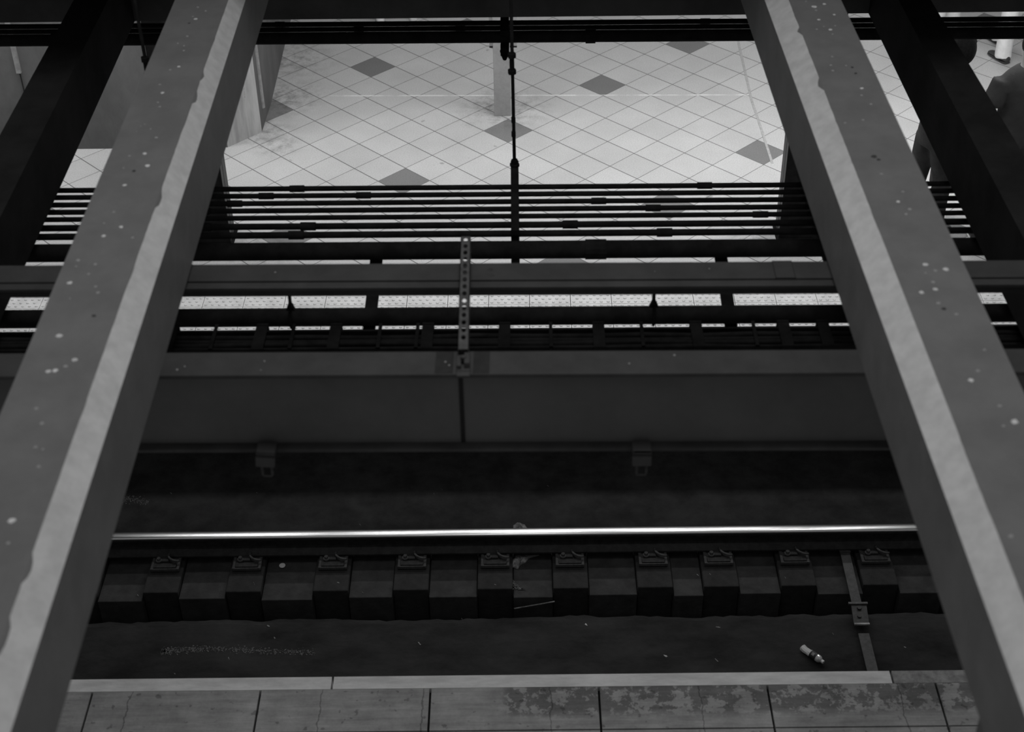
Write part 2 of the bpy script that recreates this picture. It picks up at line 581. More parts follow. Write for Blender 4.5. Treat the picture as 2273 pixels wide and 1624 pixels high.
struct('trim_2', bm, ['coping', 'coping_dirty', 'joint'], 'pale stone coping strip along the near platform edge', rz=RT)
bm = NEW()
bx(bm, -9, 9, 5.1, 5.46, -1.8, -0.35)
struct('wall_track_near', bm, 'trough_dark', rz=RT)

# ------------------------------------------------------------------ track trough
bm = NEW()
rr = random.Random(3)
rings, w1 = [], 0.0
for k in range(361):
    x = -9 + 0.05 * k
    w1 = w1 * 0.8 + rr.uniform(-.009, .009)
    rings.append([(x, 5.46, -1.7), (x, 7.15 + w1, -1.7), (x, 7.15 + w1, -1.33 + rr.uniform(-.01, .01)), (x, 7.125 + w1, -1.275 + rr.uniform(-.006, .006)),
                  (x, 7.07 + w1 * .6, -1.254), (x, 7.0, -1.25), (x, 5.46, -1.25)])
loft(bm, rings)
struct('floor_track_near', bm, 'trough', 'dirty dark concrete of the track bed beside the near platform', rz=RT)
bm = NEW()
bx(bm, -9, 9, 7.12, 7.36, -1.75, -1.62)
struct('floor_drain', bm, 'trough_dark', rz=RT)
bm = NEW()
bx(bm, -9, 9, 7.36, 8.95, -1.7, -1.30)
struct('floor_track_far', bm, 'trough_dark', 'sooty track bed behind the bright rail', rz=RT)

FX = [-3.15, -2.588, -2.012, -1.405, -0.848, -0.262, 0.264, 0.849, 1.308, 1.844, 2.41, 2.96]
names = ['first', 'second', 'third', 'fourth', 'fifth', 'sixth', 'seventh', 'eighth', 'ninth', 'tenth', 'eleventh', 'twelfth']
# concrete bays between tie blocks
edges = [x + 0.055 for x in [-3.9] + FX + [3.6]]
bm = NEW()
for a, b_ in zip(edges, edges[1:]):
    q = rng.uniform(-0.012, 0.012)
    bx(bm, a + 0.128, b_ - 0.128, 7.315 + q, 7.74, -1.60, -1.255 + q * .5)
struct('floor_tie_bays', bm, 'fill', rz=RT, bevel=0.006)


def make_tie(x, label):
    t = thing('tie_block', label, 'railway tie', (x, 7.6 + RT * x, -1.22), RT, 'tie blocks under the rail')
    b = NEW()
    bx(b, -0.122, 0.122, -0.25, 0.17, -0.36, 0.0)
    obj('block', b, 'tie', t, bevel=0.008)
    b = NEW()
    bx(b, -0.10, 0.10, -0.052, 0.17, 0.0, 0.014)
    obj('rubber_pad', b, 'rail', t)
    b = NEW()
    bx(b, -0.10, 0.10, -0.058, 0.17, 0.014, 0.028)
    bx(b, -0.10, -0.082, -0.058, 0.06, 0.028, 0.036)
    bx(b, 0.082, 0.10, -0.058, 0.06, 0.028, 0.036)
    bx(b, -0.10, 0.10, -0.058, -0.050, 0.028, 0.036)
    pl = obj('base_plate', b, 'plate_edge', t)
    b = NEW()
    bx(b, -0.078, 0.078, -0.048, -0.006, 0.029, 0.044)
    bx(b, -0.06, 0.02, 0.0, 0.045, 0.029, 0.058)
    obj('shoulder', b, 'rust', pl)
    b = NEW()
    cyl(b, (-0.048, 0.012, 0.058), (-0.048, 0.012, 0.078), 0.014, seg=6)
    cyl(b, (-0.048, 0.012, 0.05), (-0.048, 0.012, 0.059), 0.022, seg=12)
    obj('bolt', b, 'plate_edge', pl)
    b = NEW()
    arc = [(0.075 + 0.06 * math.cos(a), 0.055 + 0.06 * math.sin(a), 0.066 + 0.006 * math.sin(2 * a)) for a in (math.pi * (0.92 + 0.07 * k) for k in range(11))]
    tube(b, arc, 0.0085, 8)
    obj('spring_clip', b, 'plate_edge', pl, smooth=True)
    return t


def copy_tree(o, parent=None):
    c = o.copy()
    COL.objects.link(c)
    if parent is not None:
        c.parent = parent
    for ch in list(o.children):
        copy_tree(ch, c)
    return c


t0 = None
for k, x in enumerate(FX):
    if k == 0:
        lab = 'dark tie block under the rail tucked behind the left spotted roof beam'
    elif k == len(FX) - 1:
        lab = 'dark tie block under the rail tucked behind the right spotted roof beam'
    else:
        lab = names[k - 1] + ' clearly seen dark tie block from the left under the bright rail'
    if t0 is None:
        t0 = make_tie(x, lab)
    else:
        c = copy_tree(t0)
        c.location = (x, 7.6 + RT * x, -1.22)
        c['label'] = lab


def rail(yc, label):
    t = thing('running_rail', label, 'rail', (0, yc, -1.178), RT)
    z0 = 0.0
    foot_ = [(-.07, 0), (.07, 0), (.07, .011), (.012, .028), (.009, .045), (.009, .105), (.030, .117), (.034, .122), (-.034, .122), (-.030, .117), (-.009, .105), (-.009, .045), (-.012, .028), (-.07, .011)]
    b = NEW()
    loft(b, [[(x, y, z0 + z) for y, z in foot_] for x in (-9, 9)])
    obj('rail_body', b, 'rail', t)
    head = [(-.037, .122), (-.037, .140)]
    for k in range(13):
        a = -1 + 2 * k / 12
        head.append((0.0375 * a, 0.158 - 0.0085 * abs(a) ** 2.4 - (0.007 if abs(a) == 1 else 0)))
    head += [(.037, .140), (.037, .122)]
    b = NEW()
    loft(b, [[(x, y, z0 + z) for y, z in head] for x in (-9, 9)])
    o = obj('rail_head', b, ['rail', 'rail_top'], t, smooth=False)
    for p in o.data.polygons:
        if p.center.z > 0.138 and abs(p.normal.x) < .5:
            p.material_index = 1
            p.use_smooth = True
    return t


rail(7.722, 'bright polished running rail crossing the whole dark track bed')
rail(6.215, 'near running rail hidden below the near platform coping')

# flat cable cover crossing the drain near the right end
t = thing('cable_cover', 'flat grey cable cover strap crossing from the rail toward the near platform', 'cable cover', (2.2, 7.1, -1.2))


def strap(name, y0, y1, xa, xb, w, za, zb, m='cover', parent=t, th=0.012):
    b = NEW()
    loft(b, [[(xa - w, y0, za), (xa + w, y0, za), (xa + w, y0, za + th), (xa - w, y0, za + th)],
             [(xb - w, y1, zb), (xb + w, y1, zb), (xb + w, y1, zb + th), (xb - w, y1, zb + th)]])
    return obj(name, b, m, parent, bevel=0.002)


strap('far_strip', 0.56, 0.06, 0.008, 0.004, 0.034, 0.0, -0.004)
strap('end_lip', 0.59, 0.55, 0.008, 0.008, 0.038, 0.0, 0.012, 'plate_edge')
pl = strap('clamp_plate', 0.06, -0.13, 0.012, 0.0, 0.052, 0.004, -0.004, 'rust', th=0.022)
bm = NEW()
bx(bm, -0.06, 0.07, 0.035, 0.052, 0.024, 0.036)
obj('clamp_lip', bm, 'plate_edge', pl)
bm = NEW()
bx(bm, -0.05, 0.052, -0.142, -0.128, 0.012, 0.024)
obj('clamp_lip', bm, 'coping_dirty', pl)
bm = NEW()
cyl(bm, (0.006, 0.0, 0.02), (0.006, 0.0, 0.036), 0.016, seg=6)
obj('bolt', bm, 'rust', pl)
bm = NEW()
cyl(bm, (-0.005, -0.07, 0.015), (-0.005, -0.07, 0.03), 0.014, seg=6)
obj('bolt', bm, 'rust', pl)
strap('near_strip', -0.19, -1.3, 0.006, 0.004, 0.037, -0.022, -0.022)

# ------------------------------------------------------------------ roof beams in the foreground
DL = [(-1.591, 6.784, .0056), (-1.545, 6.738, .0056), (-1.596, 6.677, .0043), (-1.578, 6.647, .0062), (-1.583, 6.455, .0062), (-1.613, 6.379, .0043), (-1.579, 6.352, .0043), (-1.571, 6.301, .005), (-1.563, 6.136, .0056), (-1.596, 6.105, .005), (-1.614, 5.96, .005), (-1.588, 5.88, .0062), (-1.59, 5.791, .0043), (-1.574, 5.749, .0056), (-1.606, 5.591, .0031), (-1.62, 5.574, .0031), (-1.573, 5.55, .0037), (-1.535, 5.475, .0056), (-1.628, 5.529, .0031), (-1.613, 5.323, .005), (-1.556, 5.341, .0068), (-1.524, 5.242, .0074), (-1.583, 5.088, .0062), (-1.616, 5.223, .0037), (-1.581, 4.887, .005), (-1.601, 4.806, .0037), (-1.531, 4.778, .0062), (-1.583, 4.715, .0062), (-1.471, 4.701, .005), (-1.637, 4.551, .0068), (-1.569, 4.523, .0056), (-1.636, 4.51, .0043), (-1.579, 4.46, .005), (-1.633, 4.404, .0068), (-1.535, 4.379, .005), (-1.518, 4.341, .0056), (-1.608, 4.305, .0037), (-1.591, 4.083, .0081), (-1.505, 3.948, .0068), (-1.527, 3.911, .0062), (-1.577, 3.885, .0068), (-1.556, 3.889, .0068), (-1.565, 3.69, .0056), (-1.529, 3.616, .0062), (-1.519, 3.501, .005), (-1.493, 3.49, .0043), (-1.486, 3.409, .0056), (-1.502, 3.171, .0081), (-1.487, 3.078, .0056)]
DR = [(1.412, 6.743, .0062), (1.36, 6.713, .0087), (1.362, 6.67, .0056), (1.33, 6.775, .0043), (1.439, 6.618, .005), (1.359, 6.564, .0056), (1.37, 6.488, .0037), (1.423, 6.495, .0043), (1.332, 6.459, .005), (1.393, 6.453, .0068), (1.396, 6.404, .0037), (1.355, 6.169, .005), (1.335, 6.083, .005), (1.335, 6.029, .0056), (1.401, 6.077, .0043), (1.43, 5.856, .0062), (1.418, 5.79, .005), (1.442, 5.709, .0056), (1.305, 5.543, .005), (1.384, 5.568, .005), (1.374, 5.121, .0056), (1.43, 4.983, .005), (1.396, 4.91, .0056), (1.43, 4.855, .0062), (1.408, 4.819, .005), (1.406, 4.476, .0074), (1.472, 4.444, .0074), (1.433, 4.435, .0056), (1.395, 4.421, .0037), (1.409, 4.363, .0062), (1.356, 4.299, .0068), (1.408, 4.318, .0068), (1.399, 4.234, .0062), (1.445, 4.166, .0062), (1.49, 3.962, .005), (1.442, 3.85, .0062), (1.407, 3.8, .0068), (1.464, 3.667, .0062), (1.451, 3.569, .005), (1.491, 3.59, .0087), (1.347, 3.081, .0068)]
BRIGHT_L = {11, 20, 21, 22, 26, 27, 33, 37, 38, 40, 41, 3, 8, 47}
BRIGHT_R = {0, 1, 4, 5, 9, 15, 22, 25, 26, 30, 31, 36, 39}


def lin(y, ya, xa, yb, xb):
    return xa + (xb - xa) * (y - ya) / (yb - ya)


def roof_beam(edges4, drops, bright, dark, chips, label):
    """edges4: inner, chamfer outer, outer as (y, x, y, x) lines"""
    t = thing('roof_beam', label, 'beam', (0, 0, 2.95))
    zi, zt, zb = 0.30, 0.365, 0.0
    Y0, Y1 = 0.3, 8.3
    inn, cha, out = (lambda y, e=e: lin(y, *e) for e in edges4)
    b = NEW()
    loft(b, [[(inn(y), y, zb), (inn(y), y, zi), (cha(y), y, zt), (out(y), y, zt), (out(y), y, zb)] for y in (Y0 + (Y1 - Y0) * q / 64 for q in range(65))])
    obj('beam_body', b, 'beam', t)
    # painted chamfer: a thin coat with a ragged edge along the top
    b = NEW()
    r2 = random.Random(len(drops))
    n = 260
    top, bot = [], []
    sgn = 1 if inn(4) > 0 else -1
    jag = 0.0
    for k in range(n + 1):
        y = Y0 + (Y1 - Y0) * k / n
        jag = jag * 0.75 + r2.uniform(-0.0011, 0.0011)
        dx, dz = cha(y) - inn(y), zt - zi
        e = 1.0 + jag / max(1e-4, abs(dx))
        for (cy_, cr) in chips:
            if abs(y - cy_) < cr:
                e -= 0.16 * math.sqrt(1 - ((y - cy_) / cr) ** 2)
        nrm = Vector((-sgn * dz, 0, abs(dx))).normalized() * 0.0025
        bot.append((inn(y) + nrm.x, y, zi + nrm.z))
        ee = min(e, 1.0)
        top.append((inn(y) + dx * ee + nrm.x, y, zi + dz * ee + nrm.z))
    vb = [b.verts.new(p) for p in bot]
    vt = [b.verts.new(p) for p in top]
    vb2 = [b.verts.new((p[0] + sgn * .002, p[1], p[2] - .003)) for p in bot]
    vt2 = [b.verts.new((p[0] + sgn * .002, p[1], p[2] - .003)) for p in top]
    for k in range(n):
        b.faces.new((vb[k], vb[k + 1], vt[k + 1], vt[k]))
        b.faces.new((vb[k], vb2[k], vb2[k + 1], vb[k + 1]))
        b.faces.new((vt[k], vt[k + 1], vt2[k + 1], vt2[k]))
    c = obj('painted_chamfer', b, 'chamfer', t)
    c['label'] = 'pale painted chamfer strip'
    b = NEW()
    for k, (x, y, r) in enumerate(drops):
        disc(b, x, y, zt + .0004, r * (1.35 if k in bright else 1.2), r2, 0 if k in bright else 1, 11)
    for x, y, r in dark:
        disc(b, x, y, zt + .0003, r, r2, 2, 12)
    d = obj('droppings', b, ['dropping', 'dropping_dim', 'stain'], t)
    d['kind'] = 'stuff'
    d['label'] = 'pale bird droppings spotted over the top'
    return t


roof_beam(((7.25, -1.408, 2.54, -1.326), (6.87, -1.457, 3.4, -1.4125), (6.87, -1.718, 3.67, -1.674)),
          DL, BRIGHT_L, [(-1.60, 6.60, .006), (-1.57, 5.2, .008), (-1.50, 4.2, .008)],
          [(6.05, .035), (5.83, .05), (4.98, .06), (2.98, .05), (2.72, .07)],
          'long grey roof beam spotted with droppings on the left side of the view')
roof_beam(((7.18, 1.157, 2.55, 1.2425), (6.8, 1.2505, 3.37, 1.3085), (6.8, 1.500, 3.74, 1.558)),
          DR, BRIGHT_R, [(1.37, 5.26, .012), (1.385, 5.235, .008), (1.425, 6.06, .007), (1.43, 6.0, .007), (1.41, 4.2, .008)],
          [(6.45, .03), (5.9, .04), (2.72, .05), (2.58, .05)],
          'long grey roof beam spotted with droppings on the right side of the view')
bm = NEW()
bx(bm, 1.30, 1.53, 2.62, 2.88, 0.0, 2.95)
o = obj('support_column', bm, 'beam', bevel=0.006)
tag(o, 'grey support column under the right roof beam on the near platform', 'column')


# dark cross beams further out
def dark_beam(lines, label):
    bm = NEW()
    (xa, xb) = lines
    def X(y, e): return lin(y, *e)
    loft(bm, [[(X(y, xa), y, 2.5), (X(y, xb), y, 2.5), (X(y, xb), y, 2.85), (X(y, xa), y, 2.85)] for y in (4.53, 8.472)])
    return tag(obj('cross_beam', bm, 'cross'), label, 'beam')


dark_beam(((7.37, -2.556, 6.387, -2.539), (8.136, -2.375, 5.443, -2.322)), 'black cross beam left of the left spotted roof beam')
dark_beam(((8.108, 2.051, 5.485, 2.084), (7.336, 2.244, 6.786, 2.258)), 'black cross beam right of the right spotted roof beam')

# ------------------------------------------------------------------ lengthwise girder with clamps and perforated channel
GZ = -0.0055
t = thing('steel_girder', 'broad dark grey steel girder crossing the view above the track', 'girder', (0, 4.33, 2.95), GZ)
bm = NEW()
bx(bm, -6, 6, 0.0, 0.142, -0.018, 0.0)
obj('top_flange', bm, 'girder', t, bevel=0.003)
bm = NEW()
bx(bm, -6, 6, 0.05, 0.09, -0.362, -0.018)
bx(bm, -0.268, -0.252, 0.046, 0.05, -0.362, -0.018, 1)
obj('web', bm, ['web', 'joint'], t)
bm = NEW()
bx(bm, -6, 6, 0.006, 0.135, -0.376, -0.362)
obj('bottom_flange', bm, 'lip', t, bevel=0.003)
bm = NEW()
r3 = random.Random(11)
for x, y, r in [(-1.30, .035, .006), (-1.275, .055, .004), (-0.985, .085, .005), (-0.315, .075, .005), (-0.30, .055, .005), (0.53, .11, .006), (0.36, .06, .005), (-.99, .03, .003)]:
    disc(bm, x, y, .0004, r * .8, r3, 0, 10)
d = obj('droppings', bm, 'dropping_dim', t)
d['kind'] = 'stuff'


def clamp(x, label, tilt):
    t = thing('beam_clamp', label, 'clamp', (x, 4.33 + GZ * x, 2.588), GZ, 'beam clamps on the girder flange')
    b = NEW()
    bx(b, -0.036, 0.036, -0.045, 0.03, 0.0, 0.02)
    bx(b, -0.036, 0.036, -0.045, -0.028, -0.045, 0.02)
    o = obj('clamp_jaw', b, 'girder', t, bevel=0.004)
    o.rotation_euler = (0, tilt, 0)
    b = NEW()
    tube(b, [(-.018, -.03, -.02), (-.018, -.035, -.085), (-.016, -.035, -.092), (.016, -.035, -.092), (.018, -.035, -.085), (.018, -.03, -.02)], .0055, 8)
    obj('hook_bolt', b, 'rust', t)


clamp(-1.006, 'small beam clamp tilted on the girder lower flange, left of the two', 0.10)
clamp(0.416, 'small beam clamp set square on the girder lower flange, right of the two', 0.0)

M['patch'] = mat('dark_patch_tone', 0.021, 0.8, 0.2, 20)  # darker strips on the girder top, either side of the strut
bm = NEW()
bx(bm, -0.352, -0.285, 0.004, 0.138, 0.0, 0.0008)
obj('dark_patch', bm, 'patch', bpy.data.objects['steel_girder'])
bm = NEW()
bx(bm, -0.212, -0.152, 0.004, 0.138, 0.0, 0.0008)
obj('dark_patch', bm, 'patch', bpy.data.objects['steel_girder'])

# perforated channel that reaches out from the girder
t = thing('perforated_channel', 'grey perforated strut channel bolted onto the girder top', 'strut channel', (-0.248, 4.42, 2.958), 0.018)
w, hgt, L = 0.0206, 0.041, 0.775
bm = NEW()
n = 16
pitch = L / n
hx, hr = 0.0, 0.0088
for k in range(n):
    y0, y1 = k * pitch, (k + 1) * pitch
    yc = (y0 + y1) / 2
    sq = [(-w, y0), (w, y0), (w, y1), (-w, y1)]
    if k == 0:
        bx(bm, -w, w, y0, y1, hgt - .0028, hgt)
        continue
    # annulus between a square rim and a round hole
    N = 24
    outer, inner = [], []
    slot = 2.1 if k % 6 == 5 else 1.7
    for q in range(N):
        a = 2 * math.pi * (q + .5) / N
        dx, dy = math.cos(a), math.sin(a)
        sc = min(w / abs(dx) if abs(dx) > 1e-6 else 9, (pitch / 2) / abs(dy) if abs(dy) > 1e-6 else 9)
        outer.append((dx * sc, yc + dy * sc))
        inner.append((hr * dx, yc + hr * dy * slot))
    ot = [bm.verts.new((x, y, hgt)) for x, y in outer]
    it = [bm.verts.new((x, y, hgt)) for x, y in inner]
    ib = [bm.verts.new((x, y, hgt - .0028)) for x, y in inner]
    ob = [bm.verts.new((x, y, hgt - .0028)) for x, y in outer]
    for q in range(N):
        p = (q + 1) % N
        bm.faces.new((ot[q], ot[p], it[p], it[q]))
        bm.faces.new((it[q], it[p], ib[p], ib[q]))
        bm.faces.new((ob[q], ib[q], ib[p], ob[p]))
    # fill the four rim corners
    for cxs in (-1, 1):
        for cys in (-1, 1):
            near = [i for i in range(N) if outer[i][0] * cxs > 0 and (outer[i][1] - yc) * cys > 0]
            near.sort(key=lambda i: abs(abs(outer[i][0]) / w - abs(outer[i][1] - yc) / (pitch / 2)))
            a, b_ = near[0], near[1]
            cv = bm.verts.new((cxs * w, yc + cys * pitch / 2, hgt))
            bm.faces.new((ot[a], ot[b_], cv))
for sx in (-1, 1):
    bx(bm, sx * w - (.0028 if sx > 0 else 0), sx * w + (.0028 if sx < 0 else 0), 0, L, 0, hgt)
    bx(bm, sx * w - (.010 if sx > 0 else 0), sx * w + (.010 if sx < 0 else 0), 0, L, 0, .0028)
obj('channel', bm, 'galv', t)
bm = NEW()
bx(bm, -.024, .024, -.085, .0, -.004, .006)
bx(bm, -.024, -.008, -.075, -.01, .006, .022)
bx(bm, .004, .024, -.07, -.004, .006, .030)
bx(bm, -.024, .024, -.112, -.085, -.004, .004)
br = obj('end_clamp', bm, 'girder', t, bevel=0.002)
bm = NEW()
cyl(bm, (0, -.035, .006), (0, -.035, .034), .011, seg=6)
obj('bolt', bm, 'rust', br)

# stepped steel channel beam behind it
t = thing('channel_beam', 'dark grey steel channel beam behind the tip of the perforated strut', 'beam', (0, 4.98, 2.93), -0.006)
bm = NEW()
bx(bm, -6, 6, 0.0, 0.122, -0.03, 0.0)
obj('top_plate', bm, 'girder', t, bevel=0.003)
bm = NEW()
bx(bm, -6, 6, -0.042, 0.0, -0.024, -0.008)
bx(bm, -6, 6, 0.0, 0.11, -0.078, -0.03)
obj('front_ledge', bm, 'girder', t, bevel=0.003)
bm = NEW()
bx(bm, 0.98, 1.055, -0.001, 0.123, -0.025, 0.0025)
bx(bm, 1.055, 1.057, -0.001, 0.123, -0.025, 0.0028, 1)
bx(bm, 0.978, 0.98, -0.001, 0.123, -0.025, 0.0028, 1)
obj('splice_plate', bm, ['girder', 'joint'], t)
bm = NEW()
for x, y, r, mi in [(-1.03, .06, .004, 0), (0.62, -.02, .004, 0), (0.72, .07, .003, 0), (-.16, .07, .011, 1), (-.155, .03, .013, 1), (.5, .05, .002, 0)]:
    disc(bm, x, y, .0004 if y > 0 else -.0215, r, r3, mi, 10)
d = obj('droppings', bm, ['dropping_dim', 'stain'], t)
d['kind'] = 'stuff'

# ------------------------------------------------------------------ conduits
PZ = 2.35
order = ['farthest', 'second farthest', 'third farthest', 'middle', 'third nearest', 'second nearest', 'nearest']
conds = [(6.706, .0136), (6.634, .0134), (6.56, .0135), (6.488, .0137), (6.418, .0130), (6.336, .0165), (6.255, .0169)]
coup = [[-1.75, -1.2, .9], [-1.35, -.85, 1.6], [-1.50, .35, 2.4], [-1.65, .62, -2.6], [-1.70, 1.15, -3.0], [-1.62, -1.10, .2, 1.9], [-1.15, .66, 2.45]]


LZ = 2.378


def pipe(name, y, r, label, cat, couplings, rz, group=None, cr=1.32, cl=0.075, z=PZ, m='pipe'):
    t = thing(name, label, cat, (0, y, z), rz, group)
    b = NEW()
    cyl(b, (-6.5, 0, 0), (6.5, 0, 0), r, seg=14)
    obj('pipe', b, m, t, smooth=True)
    for x in couplings:
        b = NEW()
        cyl(b, (x - cl / 2, 0, 0), (x + cl / 2, 0, 0), r * cr, seg=14)
        obj('coupling', b, m, t)
    return t


for k, ((y, r), c) in enumerate(zip(conds, coup)):
    pipe('conduit', y, r, order[k] + ' of the seven thin dark conduits below the open tiled floor', 'pipe', c, -0.003, 'seven thin conduits')
pipe('large_conduit', 6.063, .0444, 'thick dark pipe just in front of the seven thin conduits', 'pipe', [0.315, -3.2, 3.4], -0.003, None, 1.12, 0.10, LZ)
pipe('large_conduit', 5.552, .0428, 'thick black pipe just in front of the white studded paving', 'pipe', [-2.9, 2.3], -0.003, None, 1.1, 0.10)
up = [(8.724, .0158), (8.648, .0150), (8.522, .0368)]
ul = ['thin black conduit farthest back in the top bundle', 'thin black conduit in the middle of the top bundle', 'thick black pipe nearest in the top bundle']
for (y, r), l, c in zip(up, ul, [[-1.55, 1.1], [-1.05, -.42, 1.45], [.38, -2.9]]):
    pipe('upper_conduit', y, r, l, 'pipe', c, -0.007, 'top conduit bundle', 1.2, 0.06)


# trapeze hangers for the seven conduits
def hanger(x, label):
    t = thing('trapeze_hanger', label, 'pipe hanger', (x, 6.4, PZ), 0.008, 'trapeze hangers')
    b = NEW()
    zc = -0.0185
    bx(b, -.0205, .0205, -.345, .50, zc - .042, zc)
    obj('channel', b, 'pipe', t, bevel=0.002)
    b = NEW()
    bx(b, -.0205, .0205, -.19, .50, .018, .048)
    obj('upper_channel', b, 'pipe', t, bevel=0.002)
    b = NEW()
    yr = .44
    tube(b, [(0, yr, -.08), (-.002, yr, .3), (-.010, yr, 1.55)], .0088, 10)
    r_ = obj('hanger_rod', b, 'pipe', t, smooth=True)
    b = NEW()
    cyl(b, (-.006, yr, .585), (-.0065, yr, .67), .0125, seg=12)
    for zz in (.572, .66):
        cyl(b, (-.006, yr, zz), (-.006, yr, zz + .022), .0215, seg=6)
    obj('turnbuckle', b, 'pipe', r_)
    for zz in (.22, .30):
        b = NEW()
        cyl(b, (-.003, yr, zz), (-.003, yr, zz + .03), .0115, seg=6)
        obj('rod_nut', b, 'pipe', r_)
    b = NEW()
    cyl(b, (0, yr, .048), (0, yr, .062), .026, seg=6)
    cyl(b, (0, yr, .062), (0, yr, .085), .018, seg=6)
    obj('rod_nut', b, 'pipe', r_)
    b = NEW()
    cyl(b, (0, -.345, -.022), (0, -.372, -.020), .0165, r2=.012, seg=12)
    obj('end_bolt', b, 'pipe', t)


hanger(-0.073, 'black hanger with a long rod and turnbuckle in the middle of the conduits')
hanger(-1.895, 'black hanger rod partly hidden behind the left spotted roof beam')
hanger(1.43, 'black hanger whose bolt shows beside the right spotted roof beam')

t = thing('trapeze_hanger', 'short black hanger channel gripping the top conduit bundle behind the long rod', 'pipe hanger', (-0.145, 8.6, PZ), 0.0)
bm = NEW()
bx(bm, -.026, .026, -.155, .22, -.09, -.038)
obj('channel', bm, 'black', t)
bm = NEW()
bx(bm, -.026, .026, -.155, .22, .040, .075)
obj('upper_channel', bm, 'black', t)
bm = NEW()
cyl(bm, (0, -.155, -.075), (0, -.20, -.09), .026, r2=.012, seg=12)
cyl(bm, (0, -.155, -.06), (0, -.175, -.06), .030, seg=6)
obj('end_bolt', bm, 'black', t)
bm = NEW()
cyl(bm, (0, .19, -.08), (0, .19, .15), .008, seg=8)
obj('hanger_rod', bm, 'black', t)


# flat bars below the big pipes
for xa, xb, lab in ((-0.748, -0.733, 'flat black hanger bar joining the two thick pipes, left of the perforated strut'),
                    (0.926, 0.907, 'flat black hanger bar joining the two thick pipes, near the right roof beam')):
    bm = NEW()
    loft(bm, [[(xa - .030, 6.16, 2.288), (xa + .030, 6.16, 2.288), (xa + .030, 6.16, 2.302), (xa - .030, 6.16, 2.302)],
              [(xb - .028, 5.42, 2.288), (xb + .028, 5.42, 2.288), (xb + .028, 5.42, 2.302), (xb - .028, 5.42, 2.302)]])
    tag(obj('hanger_bar', bm, 'black'), lab, 'pipe hanger')

# clevis rods from the channel beam to the near thick pipe
for x, xt, lab in ((-1.086, 0.101, 'short black rod hanger over the studded paving, left of the perforated strut'),
               (0.557, -0.054, 'short black rod hanger over the studded paving, right of the perforated strut')):
    t = thing('rod_hanger', lab, 'pipe hanger', (x, 5.56, PZ))
    bm = NEW()
    cyl(bm, (0, 0, .05), (xt, -.50, .502), .0075, seg=8)
    obj('rod', bm, 'black', t)
    bm = NEW()
    loft(bm, [[(-.020, -.012, .040), (.020, -.012, .040), (.020, .012, .040), (-.020, .012, .040)],
              [(-.009, -.012, .070), (.009, -.012, .070), (.009, .012, .070), (-.009, .012, .070)]])
    ring = [(0.0, .052 * math.cos(a), .052 * math.sin(a)) for a in (2 * math.pi * k / 20 for k in range(21))]
    tube(bm, ring, .006, 6)
    obj('clevis', bm, 'black', t)

# cable tray in front of the thick black pipe
t = thing('cable_tray', 'long black cable tray with clamps just behind the broad girder', 'cable tray', (0, 5.268, 2.33), -0.002)
bm = NEW()
bx(bm, -6, 6, 0.0, 0.012, 0.0, 0.05)
bx(bm, -6, 6, 0.133, 0.145, 0.0, 0.05)
bx(bm, -6, 6, 0.0, 0.145, 0.0, 0.008)
obj('tray_body', bm, 'black', t)
for k in range(4):
    bm = NEW()
    r5 = random.Random(20 + k)
    pts = [(-6 + 0.25 * q, 0.03 + k * 0.028 + r5.uniform(-.005, .005), .024 + r5.uniform(-.004, .004) + .006 * (k % 2)) for q in range(49)]
    tube(bm, pts, .013, 8)
    obj('cable', bm, 'pipe', t, smooth=True)
WIDE = [-2.9, -2.5, -2.0, -1.6, -1.199, -.868, -.457, -.116, .301, .734, 1.122, 1.297, 1.75, 2.2, 2.6, 3.0]
NARR = [-2.7, -1.8, -1.405, -1.057, -.67, -.503, .089, .492, .989, 1.5, 1.95, 2.4]
for x in WIDE:
    bm = NEW()
    bx(bm, x - .026, x + .026, 0.0, 0.172, .050, .058)
    bx(bm, x - .026, x + .026, -.008, 0.0, -.012, .058)
    bx(bm, x - .026, x + .026, 0.168, 0.185, .02, .058)
    obj('clamp', bm, 'black', t)
for x in NARR:
    bm = NEW()
    bx(bm, x - .008, x + .008, -.006, 0.185, .050, .056)
    bx(bm, x - .008, x + .008, -.006, 0.0, -.01, .056)
    obj('tie_strap', bm, 'black', t)


# ------------------------------------------------------------------ litter in the track bed
def crumple(name, pts, z, m, hgt, seed, label, cat, sub=3, parent=None):
    """crumpled sheet with its own thickness"""
    r_ = random.Random(seed)
    b = NEW()
    cx = sum(p[0] for p in pts) / len(pts)
    cyy = sum(p[1] for p in pts) / len(pts)
    rings = []
    prof = [(1.0, 0.0), (0.96, .35), (0.72, .75), (0.4, .95), (0.12, 1.0)]
    dense = []
    for i, p in enumerate(pts):
        q = pts[(i + 1) % len(pts)]
        for k in range(sub):
            f = k / sub
            dense.append((p[0] + (q[0] - p[0]) * f, p[1] + (q[1] - p[1]) * f))
    jit = [r_.uniform(.88, 1.1) for _ in dense]
    for s, hh in prof:
        rings.append([(cx + (x - cx) * s * j, cyy + (y - cyy) * s * j, z + hgt * hh * r_.uniform(.55, 1.1) if hh else z) for (x, y), j in zip(dense, jit)])
    loft(b, rings)
    o = obj(name, b, m)
    if label:
        tag(o, label, cat)
    return o


